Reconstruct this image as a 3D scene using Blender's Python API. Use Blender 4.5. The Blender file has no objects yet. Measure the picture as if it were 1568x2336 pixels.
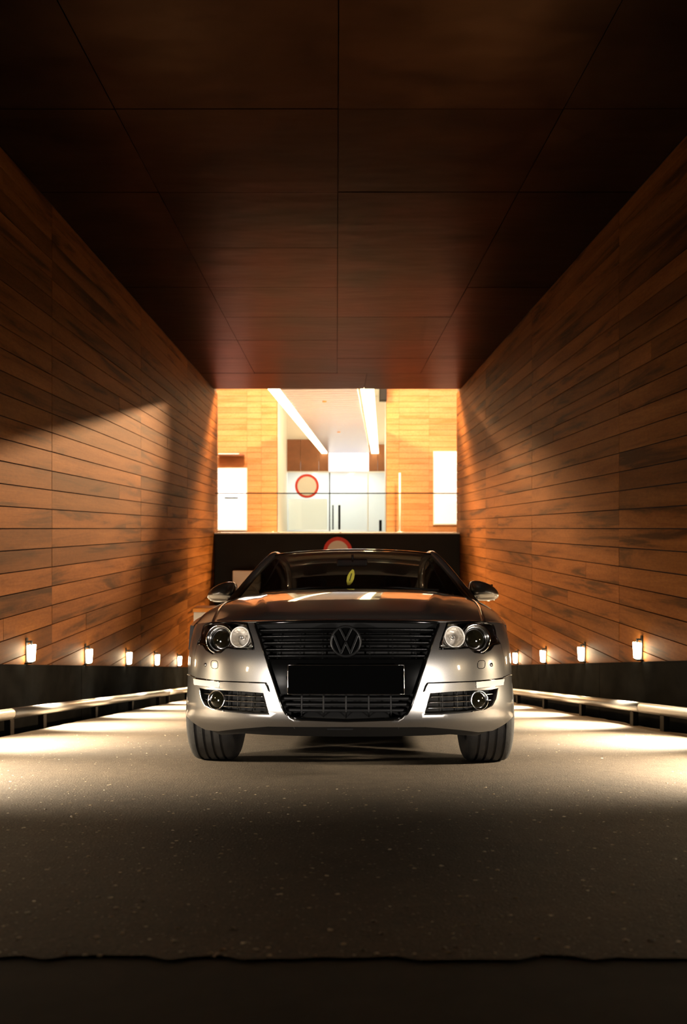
import bpy, bmesh, math, random
from mathutils import Vector, Matrix
from mathutils.geometry import delaunay_2d_cdt

random.seed(7)
scene = bpy.context.scene
col = scene.collection

# ------------------------------------------------------------------ camera / world / exposure
SLOPE = 0.2054                      # the ramp falls away from the camera
G0 = 0.508                          # ramp surface below eye level at y = 0
def ground(y): return -G0 - SLOPE * y

cam_d = bpy.data.cameras.new('camera')
cam = bpy.data.objects.new('camera', cam_d); col.objects.link(cam)
cam.location = (0, 0, 0); cam.rotation_euler = (math.pi / 2, 0, 0)
cam_d.sensor_fit = 'HORIZONTAL'; cam_d.sensor_width = 24.0; cam_d.lens = 24.0
cam_d.shift_x = 16 / 1568; cam_d.shift_y = 37 / 1568
cam_d.clip_start = 0.02; cam_d.clip_end = 200
cam_d.dof.use_dof = True; cam_d.dof.focus_distance = 3.5; cam_d.dof.aperture_fstop = 2.6
scene.camera = cam

world = bpy.data.worlds.new('night'); scene.world = world; world.use_nodes = True
bg = world.node_tree.nodes['Background']
bg.inputs[0].default_value = (0.10, 0.085, 0.07, 1); bg.inputs[1].default_value = 0.006
scene.view_settings.view_transform = 'Standard'; scene.view_settings.look = 'None'
scene.view_settings.exposure = 0.0; scene.view_settings.gamma = 1.0
scene.view_settings.use_curve_mapping = False

LAMP_EMIT = 80.0      # diffuser of the tunnel lamps
LAMP_SPOT = 1900.0      # their downward beam
STRIP_EMIT = 9.0     # light strips of the hall
FLOOD = 32000.0        # floodlight in the hall
ROOM = 240.0          # lit lobby
HALL = 380.0          # area lights put into the hall, without fittings
FORECOURT = 1400.0         # unseen low forecourt lights, inferred from the lit car front

def light(name, kind, loc, power, color=(1, 1, 1), target=None, parent=None, **kw):
    d = bpy.data.lights.new(name, kind); d.energy = power; d.color = color
    for k, v in kw.items(): setattr(d, k, v)
    o = bpy.data.objects.new(name, d); col.objects.link(o); o.location = loc
    if target is not None:
        o.rotation_euler = (Vector(target) - Vector(loc)).to_track_quat('-Z', 'Y').to_euler()
    if parent: o.parent = parent
    return o

# two low forecourt lights behind the photographer, shining down the ramp
for x in (-4.3, 4.3):
    light('forecourt_light', 'SPOT', (x, -2.2, -.25), FORECOURT, (1.0, .90, .80), (x * .08, 3.4, -.55), spot_size=.50, spot_blend=.9, shadow_soft_size=.30)

# ------------------------------------------------------------------ materials
def new_mat(name):
    m = bpy.data.materials.new(name); m.use_nodes = True
    nt = m.node_tree
    return m, nt, nt.nodes['Principled BSDF']
def setp(b, **kw):
    names = {'base': 'Base Color', 'rough': 'Roughness', 'metal': 'Metallic', 'coat': 'Coat Weight',
             'coat_rough': 'Coat Roughness', 'emit': 'Emission Color', 'emit_s': 'Emission Strength',
             'spec': 'Specular IOR Level', 'tint': 'Specular Tint', 'trans': 'Transmission Weight', 'ior': 'IOR', 'alpha': 'Alpha'}
    for k, v in kw.items():
        if isinstance(v, tuple) and len(v) == 3: v = (*v, 1)
        b.inputs[names[k]].default_value = v
def mat(name, **kw):
    m, nt, b = new_mat(name); setp(b, **kw); return m
def noise(nt, scale, detail=4, rough=.55, vec=None, dist=0):
    n = nt.nodes.new('ShaderNodeTexNoise'); n.inputs['Scale'].default_value = scale
    n.inputs['Detail'].default_value = detail; n.inputs['Roughness'].default_value = rough
    n.inputs['Distortion'].default_value = dist
    if vec is not None: nt.links.new(vec, n.inputs['Vector'])
    return n
def ramp(nt, fac, stops):
    r = nt.nodes.new('ShaderNodeValToRGB'); nt.links.new(fac, r.inputs[0])
    while len(r.color_ramp.elements) < len(stops): r.color_ramp.elements.new(0.5)
    for e, (p, c) in zip(r.color_ramp.elements, stops):
        e.position = p; e.color = (*c, 1) if len(c) == 3 else c
    return r
def mixc(nt, mode, fac, a, b):
    n = nt.nodes.new('ShaderNodeMix'); n.data_type = 'RGBA'; n.blend_type = mode
    for s, v in ((n.inputs[0], fac), (n.inputs[6], a), (n.inputs[7], b)):
        if hasattr(v, 'links') or hasattr(v, 'is_linked'): nt.links.new(v, s)
        elif isinstance(v, (int, float)): s.default_value = v
        else: s.default_value = (*v, 1) if len(v) == 3 else v
    return n.outputs[2]
def bump(nt, b, height, strength, dist):
    n = nt.nodes.new('ShaderNodeBump'); n.inputs['Strength'].default_value = strength
    n.inputs['Distance'].default_value = dist
    nt.links.new(height, n.inputs['Height']); nt.links.new(n.outputs[0], b.inputs['Normal'])
def scaled(nt, vec, s):
    m = nt.nodes.new('ShaderNodeMapping'); m.inputs['Scale'].default_value = s
    nt.links.new(vec, m.inputs['Vector']); return m.outputs[0]

def wood_mat(name, dark, mid, light_c, rough=.55, axis=(1, .35, 3.5), vary=1.0):
    m, nt, b = new_mat(name)
    geo = nt.nodes.new('ShaderNodeNewGeometry'); info = nt.nodes.new('ShaderNodeObjectInfo')
    pos = geo.outputs['Position']
    # every board gets its own stretch of grain
    add = nt.nodes.new('ShaderNodeVectorMath'); add.operation = 'ADD'
    mul = nt.nodes.new('ShaderNodeVectorMath'); mul.operation = 'SCALE'; mul.inputs['Scale'].default_value = 37
    cmb = nt.nodes.new('ShaderNodeCombineXYZ')
    for i in range(3): nt.links.new(info.outputs['Random'], cmb.inputs[i])
    nt.links.new(cmb.outputs[0], mul.inputs[0]); nt.links.new(pos, add.inputs[0]); nt.links.new(mul.outputs[0], add.inputs[1])
    v = scaled(nt, add.outputs[0], axis)
    stain = noise(nt, 1.6, 5, .6, v, .6)
    grain = noise(nt, 9, 6, .65, scaled(nt, add.outputs[0], (1, .25, 9)))
    base = ramp(nt, stain.outputs[0], [(.34, dark), (.46, mid), (.75, light_c)])
    tone = ramp(nt, info.outputs['Random'], [(0, (.5, .46, .44)), (.25, (.95, .9, .9)), (.6, (1.05, 1, .95)), (1, (.72, .72, .74))])
    c = mixc(nt, 'MULTIPLY', vary, base.outputs[0], tone.outputs[0])
    g = ramp(nt, grain.outputs[0], [(.3, (.72, .7, .68)), (.7, (1.1, 1.1, 1.1))])
    c = mixc(nt, 'MULTIPLY', .4, c, g.outputs[0])
    fine = noise(nt, 30, 4, .7, scaled(nt, add.outputs[0], (1, .6, 1.6)))
    f2 = ramp(nt, fine.outputs[0], [(.3, (.78, .76, .74)), (.7, (1.18, 1.18, 1.18))])
    c = mixc(nt, 'MULTIPLY', .8, c, f2.outputs[0])
    nt.links.new(c, b.inputs['Base Color'])
    setp(b, rough=rough, spec=.07, tint=(1.0, .52, .2))
    bump(nt, b, grain.outputs[0], .25, .004)
    return m

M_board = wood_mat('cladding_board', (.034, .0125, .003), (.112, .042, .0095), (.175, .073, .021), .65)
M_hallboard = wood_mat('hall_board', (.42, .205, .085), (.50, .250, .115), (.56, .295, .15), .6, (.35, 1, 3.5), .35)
M_joint = mat('joint_backing', base=(.012, .006, .003), rough=.9)

def panel_mat():
    m, nt, b = new_mat('ceiling_plywood')
    geo = nt.nodes.new('ShaderNodeNewGeometry'); info = nt.nodes.new('ShaderNodeObjectInfo')
    n1 = noise(nt, 1.2, 4, .6, scaled(nt, geo.outputs['Position'], (1, 1.6, 1)), .5)
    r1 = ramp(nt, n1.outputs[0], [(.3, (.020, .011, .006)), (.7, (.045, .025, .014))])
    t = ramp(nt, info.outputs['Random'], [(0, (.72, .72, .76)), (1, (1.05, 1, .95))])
    nt.links.new(mixc(nt, 'MULTIPLY', 1.0, r1.outputs[0], t.outputs[0]), b.inputs['Base Color'])
    n2 = noise(nt, 1.4, 2, .5, scaled(nt, geo.outputs['Position'], (.7, 2.2, 1)))
    n3 = noise(nt, 90, 2, .5, geo.outputs['Position'])
    h = mixc(nt, 'ADD', .03, n2.outputs[0], n3.outputs[0])
    bump(nt, b, h, .24, .03)
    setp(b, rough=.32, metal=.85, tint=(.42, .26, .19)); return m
M_ceiling = panel_mat()

def asphalt_mat():
    m, nt, b = new_mat('exposed_aggregate')
    geo = nt.nodes.new('ShaderNodeNewGeometry'); pos = geo.outputs['Position']
    big = noise(nt, .55, 4, .6, pos, .4)
    fine = noise(nt, 140, 3, .6, pos)
    mid = noise(nt, 14, 5, .65, pos)
    vor = nt.nodes.new('ShaderNodeTexVoronoi'); vor.inputs['Scale'].default_value = 75; nt.links.new(pos, vor.inputs['Vector'])
    c1 = ramp(nt, big.outputs[0], [(.3, (.047, .036, .025)), (.7, (.096, .073, .050))])
    c2 = ramp(nt, fine.outputs[0], [(.32, (.55, .55, .55)), (.7, (1.35, 1.3, 1.25))])
    c3 = ramp(nt, mid.outputs[0], [(.3, (.7, .7, .7)), (.7, (1.2, 1.2, 1.2))])
    c = mixc(nt, 'MULTIPLY', 1.0, c1.outputs[0], c2.outputs[0])
    c = mixc(nt, 'MULTIPLY', .8, c, c3.outputs[0])
    peb = ramp(nt, vor.outputs['Distance'], [(.0, (1, 1, 1)), (.28, (0, 0, 0))])
    sel = nt.nodes.new('ShaderNodeMath'); sel.operation = 'GREATER_THAN'; sel.inputs[1].default_value = .72
    sep = nt.nodes.new('ShaderNodeSeparateColor'); nt.links.new(vor.outputs['Color'], sep.inputs[0])
    nt.links.new(sep.outputs[0], sel.inputs[0])
    fm = nt.nodes.new('ShaderNodeMath'); fm.operation = 'MULTIPLY'
    nt.links.new(peb.outputs[0], fm.inputs[0]); nt.links.new(sel.outputs[0], fm.inputs[1])
    c = mixc(nt, 'MIX', fm.outputs[0], c, (.30, .25, .19))
    nt.links.new(c, b.inputs['Base Color'])
    h = mixc(nt, 'ADD', .6, fine.outputs[0], fm.outputs[0])
    h = mixc(nt, 'ADD', .8, h, mid.outputs[0])
    bump(nt, b, h, .6, .006)
    setp(b, rough=.78); return m
M_asphalt = asphalt_mat()

def stone_mat():
    m, nt, b = new_mat('loose_stone')
    geo = nt.nodes.new('ShaderNodeNewGeometry')
    r = ramp(nt, geo.outputs['Random Per Island'], [(0, (.06, .05, .04)), (.3, (.22, .17, .12)), (.65, (.42, .32, .20)), (1, (.62, .54, .42))])
    nt.links.new(r.outputs[0], b.inputs['Base Color']); setp(b, rough=.45); return m
M_stone = stone_mat()

def concrete_mat(name, a, c, rough=.7, scale=3):
    m, nt, b = new_mat(name)
    geo = nt.nodes.new('ShaderNodeNewGeometry')
    n = noise(nt, scale, 6, .65, geo.outputs['Position'], .3)
    r = ramp(nt, n.outputs[0], [(.3, a), (.7, c)])
    nt.links.new(r.outputs[0], b.inputs['Base Color'])
    bump(nt, b, n.outputs[0], .2, .01); setp(b, rough=rough); return m
M_plinth = concrete_mat('dark_stone', (.006, .0066, .007), (.013, .014, .0145), .6, 2.5)
M_plinth.node_tree.nodes['Principled BSDF'].inputs['Specular IOR Level'].default_value = 0.0
M_kerb = concrete_mat('worn_concrete', (.014, .012, .010), (.034, .029, .024), .9, 6)
M_gutter = mat('gutter_dirt', base=(.006, .006, .006), rough=.9)
M_blackwall = concrete_mat('black_render', (.003, .003, .003), (.006, .006, .006), .9, 2)
M_steel = mat('galvanised_pipe', base=(.62, .62, .60), metal=.85, rough=.34)
M_blacksteel = mat('black_steel', base=(.004, .004, .004), rough=.7, spec=.15)
M_white = mat('white_paint', base=(.8, .79, .76), rough=.5)
M_whiteglossy = mat('white_lacquer', base=(.82, .82, .82), rough=.3)
M_orange = mat('orange_finish', base=(.75, .28, .03), rough=.45)
M_red = mat('sign_red', base=(.62, .035, .02), rough=.4)
M_signwhite = mat('sign_white', base=(.75, .73, .68), rough=.5)
M_slat = mat('canopy_slat', base=(.42, .42, .52), rough=.25)
M_brownpanel = concrete_mat('brown_panel', (.16, .055, .018), (.24, .085, .03), .5, 1.5)
M_hallfloor = concrete_mat('hall_stone', (.25, .23, .2), (.34, .31, .27), .4, 2)

def emit_mat(name, color, s):
    m, nt, b = new_mat(name); setp(b, base=(.8, .8, .8), emit=color, emit_s=s, rough=.5); return m
M_lampglow = emit_mat('lamp_diffuser', (1.0, .80, .50), LAMP_EMIT)
M_strip = emit_mat('light_strip', (1.0, .80, .42), STRIP_EMIT)
M_litpanel = emit_mat('lit_panel', (1.0, .98, .95), 2.0)
M_litpanel2 = emit_mat('glowing_pale_panel', (1.0, .95, .82), .55)
M_signbox = emit_mat('lit_sign', (.86, .88, 1.0), 1.3)

def glass_mat(name, tint, gloss_rough=.02, ior=1.5, extra=0.0):
    m = bpy.data.materials.new(name); m.use_nodes = True; nt = m.node_tree
    nt.nodes.clear()
    out = nt.nodes.new('ShaderNodeOutputMaterial'); mx = nt.nodes.new('ShaderNodeMixShader')
    tr = nt.nodes.new('ShaderNodeBsdfTransparent'); tr.inputs[0].default_value = (*tint, 1)
    gl = nt.nodes.new('ShaderNodeBsdfGlossy'); gl.inputs['Roughness'].default_value = gloss_rough
    lw = nt.nodes.new('ShaderNodeLayerWeight'); lw.inputs[0].default_value = .5
    pw = nt.nodes.new('ShaderNodeMath'); pw.operation = 'POWER'; pw.inputs[1].default_value = 5.0
    fr = nt.nodes.new('ShaderNodeMath'); fr.operation = 'MULTIPLY_ADD'; fr.inputs[1].default_value = .92; fr.inputs[2].default_value = .045
    nt.links.new(lw.outputs['Facing'], pw.inputs[0]); nt.links.new(pw.outputs[0], fr.inputs[0])
    nt.links.new(fr.outputs[0], mx.inputs[0]); nt.links.new(tr.outputs[0], mx.inputs[1]); nt.links.new(gl.outputs[0], mx.inputs[2])
    nt.links.new(mx.outputs[0], out.inputs[0]); return m
M_glass = glass_mat('clear_glass', (.96, .98, .97))
M_windscreen = glass_mat('tinted_glass', (.8, .82, .81))
M_sideglass = glass_mat('dark_tinted_glass', (.18, .19, .19))
M_lens = glass_mat('headlight_cover', (.95, .95, .95))

def paint_mat():
    m, nt, b = new_mat('silver_metallic_paint')
    geo = nt.nodes.new('ShaderNodeNewGeometry')
    n = noise(nt, 900, 1, .5, geo.outputs['Position'])
    r = ramp(nt, n.outputs[0], [(.3, (.27, .26, .247)), (.7, (.37, .355, .338))])
    nt.links.new(r.outputs[0], b.inputs['Base Color'])
    setp(b, metal=.92, rough=.30, tint=(.12, .12, .12), coat=1.0, coat_rough=.04); return m
M_paint = paint_mat()
M_gloss = mat('gloss_black_plastic', base=(.002, .002, .002), rough=.1, spec=.35)
M_plastic = mat('matt_black_plastic', base=(.005, .005, .005), rough=.5, spec=.25)
M_darkbar = mat('grille_bar', base=(.005, .005, .005), rough=.3, spec=.3)
M_chrome = mat('chrome', base=(.82, .82, .82), metal=1, rough=.08)
M_darkchrome = mat('smoked_chrome', base=(.45, .43, .41), metal=1, rough=.16)
M_badge = mat('dark_badge', base=(.008, .008, .008), rough=.3, spec=.3)
M_tyre = concrete_mat('tyre_rubber', (.012, .012, .012), (.022, .021, .020), .72, 30)
M_rim = mat('alloy_rim', base=(.35, .35, .35), metal=1, rough=.3)
M_under = mat('underbody', base=(.008, .008, .008), rough=.85)
M_plate = mat('blank_plate', base=(.0015, .0015, .0015), rough=.9, spec=.0)
M_interior = mat('dark_upholstery', base=(.006, .0057, .0054), rough=.9, spec=.1)
M_lensdark = mat('projector_glass', base=(.007, .006, .003), rough=.03, coat=1.0)
M_turn = mat('clear_indicator', base=(.95, .91, .83), rough=.18, coat=1.0)
M_yellow = mat('yellow_card', base=(.80, .66, .06), rough=.5)
M_ink = mat('dark_print', base=(.05, .04, .01), rough=.6)
def reflector_mat():
    m, nt, b = new_mat('faceted_reflector')
    tc = nt.nodes.new('ShaderNodeTexCoord')
    v = nt.nodes.new('ShaderNodeTexVoronoi'); v.inputs['Scale'].default_value = 60; nt.links.new(tc.outputs['Object'], v.inputs['Vector'])
    bump(nt, b, v.outputs['Distance'], .4, .006)
    setp(b, base=(.95, .90, .82), metal=1, rough=.3); return m
M_refl = reflector_mat()
M_bezel = mat('satin_bezel', base=(.75, .71, .65), metal=.7, rough=.42)

# ------------------------------------------------------------------ mesh helpers
class MB:
    def __init__(s): s.v = []; s.f = []; s.sm = []
    def box(s, c, d, rot=None):
        n = len(s.v)
        for z in (-1, 1):
            for y in (-1, 1):
                for x in (-1, 1):
                    p = Vector((x * d[0] / 2, y * d[1] / 2, z * d[2] / 2))
                    if rot is not None: p = rot @ p
                    s.v.append(p + Vector(c))
        for q in ((0, 2, 3, 1), (4, 5, 7, 6), (0, 1, 5, 4), (2, 6, 7, 3), (0, 4, 6, 2), (1, 3, 7, 5)):
            s.f.append([n + i for i in q]); s.sm.append(False)
        return s
    def hexa(s, pts):                       # eight corners, order as in box
        n = len(s.v); s.v += [Vector(p) for p in pts]
        for q in ((0, 2, 3, 1), (4, 5, 7, 6), (0, 1, 5, 4), (2, 6, 7, 3), (0, 4, 6, 2), (1, 3, 7, 5)):
            s.f.append([n + i for i in q]); s.sm.append(False)
        return s
    def grid(s, fn, nu, nv, smooth=True, closed_u=False):
        n = len(s.v)
        for j in range(nv + 1):
            for i in range(nu + (0 if closed_u else 1)):
                s.v.append(Vector(fn(i / nu, j / nv)))
        w = nu if closed_u else nu + 1
        for j in range(nv):
            for i in range(nu):
                i2 = (i + 1) % w
                s.f.append([n + j * w + i, n + j * w + i2, n + (j + 1) * w + i2, n + (j + 1) * w + i]); s.sm.append(smooth)
        return s
    def tube(s, pts, r, seg=8, closed=False, caps=True, up=(0, 0, 1), flat=(1, 1)):
        pts = [Vector(p) for p in pts]; n = len(s.v); N = len(pts)
        for i, p in enumerate(pts):
            if closed: d = pts[(i + 1) % N] - pts[i - 1]
            else: d = pts[min(i + 1, N - 1)] - pts[max(i - 1, 0)]
            d.normalize(); u = Vector(up)
            if abs(d.dot(u)) > .95: u = Vector((0, 1, 0)) if abs(d.y) < .9 else Vector((1, 0, 0))
            a = d.cross(u).normalized(); b = a.cross(d)
            rr = r[i] if isinstance(r, (list, tuple)) else r
            for k in range(seg):
                t = 2 * math.pi * (k + .5) / seg
                s.v.append(p + a * math.cos(t) * rr * flat[0] + b * math.sin(t) * rr * flat[1])
        for i in range(N if closed else N - 1):
            j = (i + 1) % N
            for k in range(seg):
                k2 = (k + 1) % seg
                s.f.append([n + i * seg + k, n + i * seg + k2, n + j * seg + k2, n + j * seg + k]); s.sm.append(seg > 5)
        if caps and not closed:
            s.f.append([n + k for k in range(seg)][::-1]); s.sm.append(False)
            s.f.append([n + (N - 1) * seg + k for k in range(seg)]); s.sm.append(False)
        return s
    def lathe(s, prof, c, axis, seg=32, smooth=True):     # prof: (radius, along axis)
        ax = Vector(axis).normalized(); c = Vector(c)
        h = Vector((0, 0, 1)) if abs(ax.z) < .9 else Vector((1, 0, 0))
        a = ax.cross(h).normalized(); b = ax.cross(a)
        n = len(s.v)
        for r, l in prof:
            for k in range(seg):
                t = 2 * math.pi * k / seg
                s.v.append(c + ax * l + (a * math.cos(t) + b * math.sin(t)) * r)
        for i in range(len(prof) - 1):
            for k in range(seg):
                k2 = (k + 1) % seg
                s.f.append([n + i * seg + k, n + i * seg + k2, n + (i + 1) * seg + k2, n + (i + 1) * seg + k]); s.sm.append(smooth)
        return s
    def mesh(s, name):
        me = bpy.data.meshes.new(name); me.from_pydata([tuple(p) for p in s.v], [], s.f)
        for p, m in zip(me.polygons, s.sm): p.use_smooth = m
        bm = bmesh.new(); bm.from_mesh(me); bmesh.ops.recalc_face_normals(bm, faces=bm.faces); bm.to_mesh(me); bm.free()
        return me
    def build(s, name, material, parent=None, bevel=0, sharp=0, **props):
        o = bpy.data.objects.new(name, s.mesh(name))
        if sharp: o.data.set_sharp_from_angle(angle=sharp)
        o.data.materials.append(material); col.objects.link(o)
        if parent: o.parent = parent
        if bevel:
            m = o.modifiers.new('bevel', 'BEVEL'); m.width = bevel; m.segments = 2; m.limit_method = 'ANGLE'; m.angle_limit = .6
        for k, v in props.items(): o[k] = v
        return o
def empty(name, loc, label=None, category=None, group=None, kind=None):
    o = bpy.data.objects.new(name, None); col.objects.link(o); o.location = loc; o.empty_display_size = .1
    if label: o['label'] = label
    if category: o['category'] = category
    if group: o['group'] = group
    if kind: o['kind'] = kind
    return o
def inst(name, me, material, loc, parent, rot=None):
    o = bpy.data.objects.new(name, me); col.objects.link(o); o.location = loc
    if rot: o.rotation_euler = rot
    if material is not None and not me.materials: me.materials.append(material)
    o.parent = parent; return o

# ------------------------------------------------------------------ the tunnel
XL, XR, ZC, YE = -2.82, 2.85, 3.20, 15.8
PITCH = 0.19

def clad_wall(name, x, sgn, joints, label):
    y0, y1 = joints[0], 16.30
    b = MB()
    xb = x + sgn * .02; xo = x + sgn * .20
    lo = lambda y: ground(y) - .25
    b.hexa([(min(xb, xo), y0, lo(y0)), (max(xb, xo), y0, lo(y0)), (min(xb, xo), y1, lo(y1)), (max(xb, xo), y1, lo(y1)),
            (min(xb, xo), y0, ZC + .3), (max(xb, xo), y0, ZC + .3), (min(xb, xo), y1, ZC + .3), (max(xb, xo), y1, ZC + .3)])
    w = b.build(name, M_joint, None, kind='structure', label=label)
    cache = {}
    for a, e in zip(joints[:-1], joints[1:]):
        e = min(e, y1)
        ztop = ZC
        k = math.floor((ground(e) + .50) / PITCH)
        while True:
            z0 = k * PITCH - .004; z1 = min(z0 + PITCH, ZC)
            k += 1
            if z0 > ZC - .03: break
            cuts = [a, e]
            if random.random() < .16: cuts = [a, a + (e - a) * random.choice((.3, .5, .68, .77)), e]
            for p, q in zip(cuts[:-1], cuts[1:]):
                key = (round(q - p, 3), round(z1 - z0, 3))
                gap = .005 if (q == e or p == a) else .001
                if key not in cache:
                    m = MB().box((0, 0, 0), (.022, key[0] - .006, key[1] - .010)); cache[key] = m.mesh('board')
                    cache[key].materials.append(M_board)
                inst('board', cache[key], None, (x + sgn * .011 + random.uniform(-.0015, .0015), (p + q) / 2, (z0 + z1) / 2), w)
    return w
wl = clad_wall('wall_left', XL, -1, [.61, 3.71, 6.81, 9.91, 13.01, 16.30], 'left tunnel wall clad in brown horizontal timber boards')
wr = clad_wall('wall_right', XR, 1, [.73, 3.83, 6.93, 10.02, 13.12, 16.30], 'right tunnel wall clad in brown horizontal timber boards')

def plinth(name, x, sgn, joints, h, label):
    root = empty(name, (x, 0, 0), label, None, None, 'structure')
    for a, e in zip(joints[:-1], joints[1:]):
        a2, e2 = a + .003, e - .003
        x0, x1 = sorted((-sgn * .018, sgn * .02))
        pts = []
        for top in (0, 1):
            for y in (a2, e2):
                for xx in (x0, x1): pts.append((xx, y, ground(y) + (h if top else -.25)))
        MB().hexa(pts).build('plinth_slab', M_plinth, root, bevel=.003)
    return root
plinth('trim_1', XL, -1, [.61, 2.7, 4.8, 7.55, 10.30, 11.09, 13.5, 15.8], .552, 'dark stone plinth along the foot of the left timber wall')
plinth('trim_2', XR, 1, [.73, 2.9, 5.1, 7.4, 9.63, 11.8, 13.8, 15.8], .580, 'dark stone plinth along the foot of the right timber wall')

# ceiling
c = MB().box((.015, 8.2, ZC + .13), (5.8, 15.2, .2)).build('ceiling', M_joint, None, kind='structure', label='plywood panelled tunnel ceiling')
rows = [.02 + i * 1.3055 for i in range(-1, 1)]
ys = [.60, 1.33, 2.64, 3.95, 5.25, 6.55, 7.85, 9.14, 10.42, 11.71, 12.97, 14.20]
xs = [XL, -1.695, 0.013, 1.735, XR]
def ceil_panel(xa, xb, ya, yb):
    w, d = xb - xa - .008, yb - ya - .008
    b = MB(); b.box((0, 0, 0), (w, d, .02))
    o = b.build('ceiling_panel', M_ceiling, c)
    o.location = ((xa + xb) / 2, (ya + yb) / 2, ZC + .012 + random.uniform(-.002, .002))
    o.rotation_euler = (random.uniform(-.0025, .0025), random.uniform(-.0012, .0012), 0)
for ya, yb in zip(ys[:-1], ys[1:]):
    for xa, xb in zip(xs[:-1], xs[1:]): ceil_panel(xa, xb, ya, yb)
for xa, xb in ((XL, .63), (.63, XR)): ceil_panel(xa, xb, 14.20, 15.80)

# ramp, gutters, kerb, forecourt
FL, FR = -2.53, 2.74
def ramp_floor():
    nx, ny = 40, 90
    b = MB()
    rnd = random.Random(3)
    edge = [(rnd.uniform(-.02, .02), rnd.uniform(-.02, .02)) for _ in range(ny + 1)]
    def fn(a, q):
        y = 1.214 + (YE - 1.214) * q
        j = int(round(q * ny))
        x0, x1 = FL + edge[j][0], FR + edge[j][1]
        x = x0 + (x1 - x0) * a
        if j == 0: y += rnd.uniform(-.012, .012)
        return (x, y, ground(y))
    b.grid(fn, nx * 3, ny, False)
    o = b.build('floor', M_asphalt, None, kind='structure', label='ramp of worn exposed-aggregate asphalt sloping down into the tunnel')
    return o
fl = ramp_floor()
def slab(name, x0, x1, y0, y1, dz0, dz1, m, **kw):
    pts = []
    for top in (0, 1):
        for y in (y0, y1):
            for x in (x0, x1): pts.append((x, y, ground(y) + (dz1 if top else dz0)))
    return MB().hexa(pts).build(name, m, None, **kw)
slab('floor_gutter', XL, FR + .2, .6, YE, -.30, -.13, M_gutter, kind='structure', label='dark sunken gutter strip under the guard rails')
MB().hexa([(-4, .98, -.80), (4, .98, -.80), (-4, 1.28, -.86), (4, 1.28, -.86), (-4, .98, -.712), (4, .98, -.712), (-4, 1.28, -.7755), (4, 1.28, -.7755)]).build(
    'kerb_strip', M_kerb, None, bevel=.006, kind='structure', label='worn concrete strip across the top of the ramp')
MB().box((0, -3.02, -.85), (14, 8.0, .24)).build('floor_forecourt', M_asphalt, None, kind='structure', label='dark forecourt before the ramp')

# loose stones in the asphalt (nobody could count them)
def stones(name, n, region, smin, smax, label):
    rnd = random.Random(11); b = MB()
    x0, x1, y0, y1 = region
    for _ in range(n):
        y = y0 + (y1 - y0) * rnd.random() ** 1.5; x = rnd.uniform(x0, x1)
        r = smin + (smax - smin) * rnd.random() ** 3; a = rnd.uniform(0, 6.28); h = r * rnd.uniform(.10, .40)
        z = ground(y) - .001 if y > 1.214 else -.73
        e = rnd.uniform(.5, 1)
        k = len(b.v)
        ring = []
        for i in range(5):
            t = a + i * 6.283 / 5 + rnd.uniform(-.3, .3)
            xx = math.cos(t) * r; yy = math.sin(t) * r * e
            b.v.append(Vector((x + xx, y + yy, z - SLOPE * yy if y > 1.214 else z)))
        for i in range(3):
            t = a + i * 6.283 / 3 + rnd.uniform(-.4, .4)
            xx = math.cos(t) * r * .55; yy = math.sin(t) * r * .5 * e
            b.v.append(Vector((x + xx, y + yy, z + h * rnd.uniform(.6, 1.1) - (SLOPE * yy if y > 1.214 else 0))))
        for q in ((0, 1, 5), (1, 2, 6), (2, 3, 6), (3, 4, 7), (4, 0, 7), (1, 6, 5), (0, 5, 7), (3, 7, 6), (5, 6, 7)):
            b.f.append([k + i for i in q]); b.sm.append(False)
    return b.build(name, M_stone, None, kind='stuff', label=label, category='gravel')
stones('loose_stones', 9000, (-2.3, 2.5, 1.22, 3.0), .0016, .0095, 'small worn stones standing proud of the asphalt before the car')
stones('loose_stones', 1500, (-2.4, -.98, 3.0, 6.0), .002, .0085, 'small worn stones in the asphalt left of the car')
stones('loose_stones', 1500, (1.10, 2.6, 3.0, 6.0), .002, .0085, 'small worn stones in the asphalt right of the car')
g = MB()
rnd = random.Random(5)
for _ in range(420):
    x = rnd.uniform(-1.2, 1.2); y = rnd.uniform(.88, .99); r = .004 + .012 * rnd.random() ** 2
    k = len(g.v); a = rnd.uniform(0, 6.28)
    for i in range(6):
        t = a + i * 1.047; g.v.append(Vector((x + math.cos(t) * r, y + math.sin(t) * r * .7, -.731)))
    for i in range(3):
        t = a + i * 2.094; g.v.append(Vector((x + math.cos(t) * r * .5, y + math.sin(t) * r * .35, -.731 + r * .6)))
    for q in ((0, 1, 6), (1, 2, 7, 6), (2, 3, 7), (3, 4, 8, 7), (4, 5, 8), (5, 0, 6, 8), (6, 7, 8)):
        g.f.append([k + i for i in q]); g.sm.append(False)
g.build('gravel', M_stone, None, kind='stuff', label='line of small gravel along the near edge of the concrete strip', category='gravel')

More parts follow.
